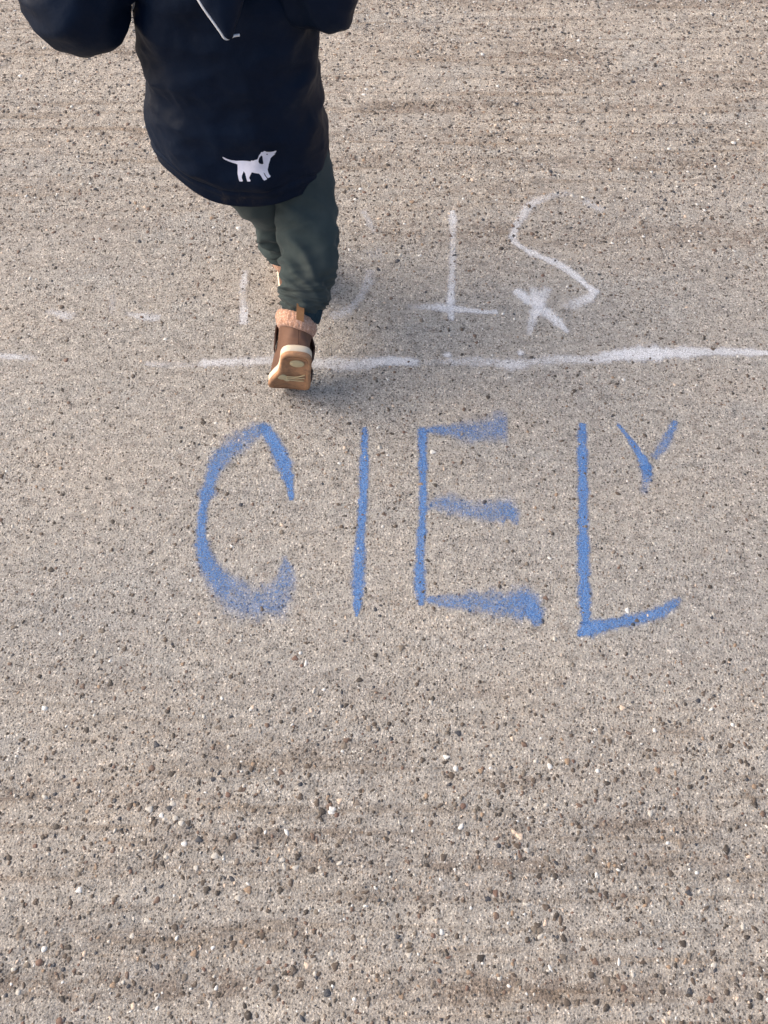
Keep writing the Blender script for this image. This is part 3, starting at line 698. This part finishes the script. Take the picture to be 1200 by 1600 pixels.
def boot(name, flip, loc, pitch, yaw, roll, flex, lean, tilt):
    root_parts = []
    def bend(p):
        x, y, z = p
        if z > .030: z += tilt * min(1.0, (z - .030) / .035) * (y - .035 - .55 * x)
        if z > .035: y -= lean * (z - .035)
        if flex and y > .100:
            L = .050; a = flex * min(1.0, (y - .100) / L); d = y - .100
            # bend along an arc, then straight on
            r = L / flex; da = min(d, L); rest_ = d - da
            yy = .100 + (r - z) * math.sin(a) + rest_ * math.cos(a); zz = r - (r - z) * math.cos(a) + rest_ * math.sin(a)
            y, z = yy, zz
        if flip: x = -x
        return Vector((x, y, z))
    Mx = Matrix.Rotation(yaw, 4, 'Z') @ Matrix.Rotation(roll, 4, 'Y') @ Matrix.Rotation(-pitch, 4, 'X')
    T = lambda p: Mx @ bend(p)
    def rows_t(rows): return [[T(p) for p in r] for r in rows]
    def blend(z, wx, y0, yf, k, dx=0.0):
        """cross-section between the outline (k=0) and a shaft ellipse (k=1)"""
        row = []
        base = ring_at(z, .0035)
        for i, (x, y, _) in enumerate(base):
            v = (y / .1625); yy = y0 + (yf - y0) * v
            a = math.sin(math.pi * min(1, max(0, v)))**.5
            ex = math.copysign(wx * a, x) if abs(x) > 1e-4 else 0
            row.append((x * (1 - k) + (ex + dx) * k, yy, z))
        return row
    up = MB().grid(rows_t([ring_at(.016, .0030), ring_at(.022, .0025), ring_at(.030, .0030), blend(.038, .026, .003, .152, .25), blend(.046, .026, .003, .138, .5), blend(.052, .0275, .002, .118, .75), blend(.060, .0290, .001, .100, .92), blend(.066, .0300, 0.0, .088, 1.0), blend(.073, .0310, -.001, .082, 1.0), blend(.075, .0270, .004, .078, 1.0)]), True, True, True)
    # refine the upper a little with a smooth subdivision
    b = up.build(name, M_LEATHER, person)
    sd = b.modifiers.new('smooth', 'SUBSURF'); sd.levels = 1; sd.render_levels = 2
    MB().grid(rows_t([ring_at(.0065, .0012), ring_at(.008, -.0004), ring_at(.017, -.0010), ring_at(.0195, .0005), ring_at(.0200, .0040)]), True, True, True).build('midsole', M_MID, b)
    o_ = MB().grid(rows_t([ring_at(.0000, .0080), ring_at(-.0012, .0070), ring_at(-.0016, .0035), ring_at(-.0010, .0010), ring_at(.0015, -.0010), ring_at(.0060, -.0008), ring_at(.0075, .0010)]), True, True, True).build('outsole', M_GUM, b)
    def pad(cx, cy, rx, ry, a, nm='sole_pad'):
        rows = []
        for s, h in ((1.0, .0006), (1.0, -.0008), (.86, -.0014), (.4, -.0014)):
            rows.append([T((cx + s * (rx * math.cos(q) * math.cos(a) - ry * math.sin(q) * math.sin(a)), cy + s * (rx * math.cos(q) * math.sin(a) + ry * math.sin(q) * math.cos(a)), h)) for q in [2 * math.pi * j / 28 for j in range(28)]])
        MB().grid(rows, True, False, True).build(nm, M_PAD, b)
    pad(.003, .030, .0130, .0105, .15); pad(-.0195, .0800, .0095, .0085, .4)
    pad(-.0110, .0885, .0065, .0040, .6)
    for y1, y2, y3 in ((.076, .075, .066), (.081, .081, .077), (.086, .088, .088)):
        wire('sole_ridge', [tuple(T((-.012, y1, -.0010))), tuple(T((.006, y2, -.0012))), tuple(T((.021, y3, -.0010)))], .0011, M_PAD, b, n=14)
    # groove line round the sole
    gl = [T((x * .80 - .0004, .0785 + (y - .0785) * .88, -.0004)) for x, y in OL[::3]]; gl.append(gl[0])
    wire('sole_ridge', [tuple(p) for p in gl], .0008, M_GUM, b, ns=6, n=120)
    # fleece collar
    rows = []
    prof = [(.062, -.001), (.063, .003), (.068, .0060), (.075, .0070), (.083, .0062), (.089, .0024), (.089, -.003), (.084, -.006), (.074, -.006)]
    for z, off in prof:
        r = []
        for j in range(160):
            a = 2 * math.pi * j / 160; nrm = Vector((math.cos(a), math.sin(a), 0))
            P = Vector(((.0290 + off) * math.cos(a), .040 + (.0405 + off) * math.sin(a), z + .004 * math.cos(a + 1.2)))
            P += nrm * (.0024 * noise.noise(P * 300) + .0016 * noise.noise(P * 700))
            r.append(T(P))
        rows.append(r)
    MB().grid(rows, True, True, True).build('fleece_collar', M_FLEECE, b)
    # pull tab on the heel
    rows = []
    for k in range(9):
        u = k / 8; z = .080 + .026 * u; y = -.0075 - .004 * math.sin(u * math.pi)
        rows.append([T((sx_ * .0065 + .003, y + dy, z)) for sx_, dy in ((-1, 0), (1, 0), (1, .0022), (-1, .0022))])
    MB().grid(rows, True, True, True).build('pull_tab', M_TAB, b, smooth=False)
    # heel seam
    wire('seam', [tuple(T((.002, .0005, z))) for z in (.022, .040, .055, .064)], .0006, M_STRAP, b, ns=6)
    # two straps over the instep, ends standing out on the outer side
    for y0, z0, w, hgt in ((.078, .070, .020, .018), (.108, .046, .022, .020)):
        rows = []
        for k in range(13):
            a = -.5 + (math.pi + .55) * k / 12
            c, s = math.cos(a), math.sin(a); rx = .0345 + (.003 if k < 2 else 0)
            pc = Vector((rx * c, y0 + .012 * s, z0 - .022 + (hgt + .006) * max(s, -.5)))
            q = [pc + Vector((c * e * .0015, f * w * .45, e * .0015 + f * .006 * -1)) for e, f in ((-1, -1), (1, -1), (1, 1), (-1, 1))]
            rows.append([T(p) for p in q])
        MB().grid(rows, True, True, True).build('strap', M_STRAP, b)
    parts = [b] + list(b.children)
    lo = min((v.co.z for o in parts for v in o.data.vertices))
    for o in parts:
        me = o.data; co = np.empty(len(me.vertices) * 3, np.float32); me.vertices.foreach_get('co', co); co = co.reshape(-1, 3)
        co += np.array([loc[0], loc[1], (-lo + loc[2])]); me.vertices.foreach_set('co', co.ravel()); me.update()
    return b
boot_r = boot('boot', False, (-.149, .848 - .115 * math.cos(R(84)), .0), R(82), R(3), R(11), R(34), .35, .50)
boot_l = boot('boot', True, (-.184, 1.092, .0), R(2), R(4), 0.0, 0.0, -.05, 0.0)

# ---- body (head, neck, hands and what the clothes cover) as one continuous surface
def ellipsoid(mb, c, r, nu=24, nv=16, f=None):
    rows = []
    for i in range(1, nv):
        th = math.pi * i / nv
        rows.append([(c[0] + r[0] * math.sin(th) * math.cos(2 * math.pi * j / nu), c[1] + r[1] * math.sin(th) * math.sin(2 * math.pi * j / nu), c[2] - r[2] * math.cos(th)) for j in range(nu)])
    mb.grid(rows, True, True, True)
mb = MB(); HC = Vector((-.222, 1.165, .815))
ellipsoid(mb, HC, (.068, .082, .080)); ellipsoid(mb, HC + Vector((0, .030, -.035)), (.050, .048, .046))
ellipsoid(mb, HC + Vector((0, .082, -.012)), (.009, .011, .010), 14, 10); ellipsoid(mb, HC + Vector((0, .078, -.002)), (.006, .008, .016), 12, 8)
for s in (-1, 1):
    ellipsoid(mb, HC + Vector((s * .069, -.004, -.012)), (.008, .013, .020), 14, 10); ellipsoid(mb, HC + Vector((s * .032, .052, -.034)), (.020, .020, .018), 14, 10)
def tb(pts, nr=16, ns=16): mb.grid(tube_rows([(*q[:3], q[3], q[3]) for q in pts], nr, ns, side=(.9, .1, .3)), True, True, True)
tb([(-.222, 1.155, .78, .034), (-.221, 1.150, .73, .034), (-.22, 1.145, .69, .045)])
tb([(-.22, 1.14, .68, .055), (-.222, 1.133, .58, .075), (-.225, 1.125, .45, .085), (-.226, 1.12, .40, .07)])
tb([(-.255, 1.118, .40, .055), (-.200, 1.098, .25, .034), (-.191, 1.122, .13, .024), (-.186, 1.127, .05, .018)]); tb([(-.186, 1.122, .045, .016), (-.185, 1.190, .034, .014)])
tb([(-.19, 1.115, .40, .055), (-.140, 1.065, .265, .036), (-.139, .972, .185, .024), (-.147, .928, .140, .017)])
def hand(wr, d, palm_n, thumb_side):
    w_ = Vector(wr); d = Vector(d).normalized(); n = Vector(palm_n); n = (n - d * n.dot(d)).normalized(); s = d.cross(n)
    tb([tuple(w_ - d * .03) + (.017,), tuple(w_) + (.016,), tuple(w_ + d * .008) + (.017,)])
    for k in range(4):
        o = s * (.0125 * (k - 1.5)); ln = (.026, .032, .030, .023)[k]
        p0 = w_ + d * .006 + o * .8; p1 = w_ + d * .036 + o; p2 = p1 + d * ln * .5 - n * .003; p3 = p2 + d * ln * .42 - n * ln * .35
        tb([tuple(p0) + (.009,), tuple(p1) + (.0082,), tuple(p2) + (.0062,), tuple(p3) + (.0050,)], 14, 12)
    t0 = w_ + d * .010 + s * thumb_side * .014; t1 = t0 + (d * .6 + s * thumb_side * .8 - n * .2).normalized() * .020; t2 = t1 + (d * .9 + s * thumb_side * .3 - n * .4).normalized() * .018
    tb([tuple(t0) + (.010,), tuple(t1) + (.0075,), tuple(t2) + (.0056,)], 12, 12)
tb([(-.32, 1.135, .64, .034), (-.415, 1.10, .592, .028), (-.480, 1.20, .620, .020), (-.493, 1.240, .636, .017)])
tb([(-.12, 1.135, .64, .034), (-.080, 1.10, .606, .028), (-.062, 1.20, .627, .020), (-.056, 1.240, .641, .017)])
hand((-.496, 1.250, .640), (-.1, .9, .35), (0, -.3, 1), 1); hand((-.055, 1.250, .645), (.08, .9, .35), (0, -.3, 1), -1)
body = mb.build('body', M_SKIN, person)
rm = body.modifiers.new('r', 'REMESH'); rm.mode = 'VOXEL'; rm.voxel_size = .0030
sm = body.modifiers.new('s', 'SMOOTH'); sm.factor = .5; sm.iterations = 6
dg = bpy.context.evaluated_depsgraph_get(); dg.update()
me2 = bpy.data.meshes.new_from_object(body.evaluated_get(dg)); body.modifiers.clear(); body.data = me2
me2.materials.clear(); me2.materials.append(M_SKIN); me2.polygons.foreach_set('use_smooth', np.ones(len(me2.polygons), dtype=bool))
for s in (-1, 1):
    mb = MB(); ellipsoid(mb, HC + Vector((s * .027, .0690, -.002)), (.0085, .0060, .0070), 20, 14); mb.build('eye', M_EYE, body)
wire('mouth', [tuple(HC + Vector((x, .0800 - 9 * x * x, -.040 + 6 * x * x))) for x in (-.016, -.008, 0, .008, .016)], .0030, M_LIP, body, n=24)
# hair: a cap of combed strands over skull and nape
mb = MB(); rows = []
for i in range(46):
    th = R(2) + R(118) * i / 45; row = []
    for j in range(120):
        a = 2 * math.pi * j / 120; lim = .62 + .38 * (.5 - .5 * math.sin(a)); t2 = th * lim
        d = Vector((math.sin(t2) * math.cos(a), math.sin(t2) * math.sin(a), math.cos(t2)))
        k = 1.055 + .012 * noise.noise(Vector((a * 14, t2 * 1.5, 2))) + .02 * noise.noise(d * 4)
        if i > 42: k -= .03 * (i - 42)
        row.append(HC + Vector((d.x * .068, d.y * .082, d.z * .080)) * k)
    rows.append(row)
mb.grid(rows, True, True, False).build('hair', M_HAIR, body)
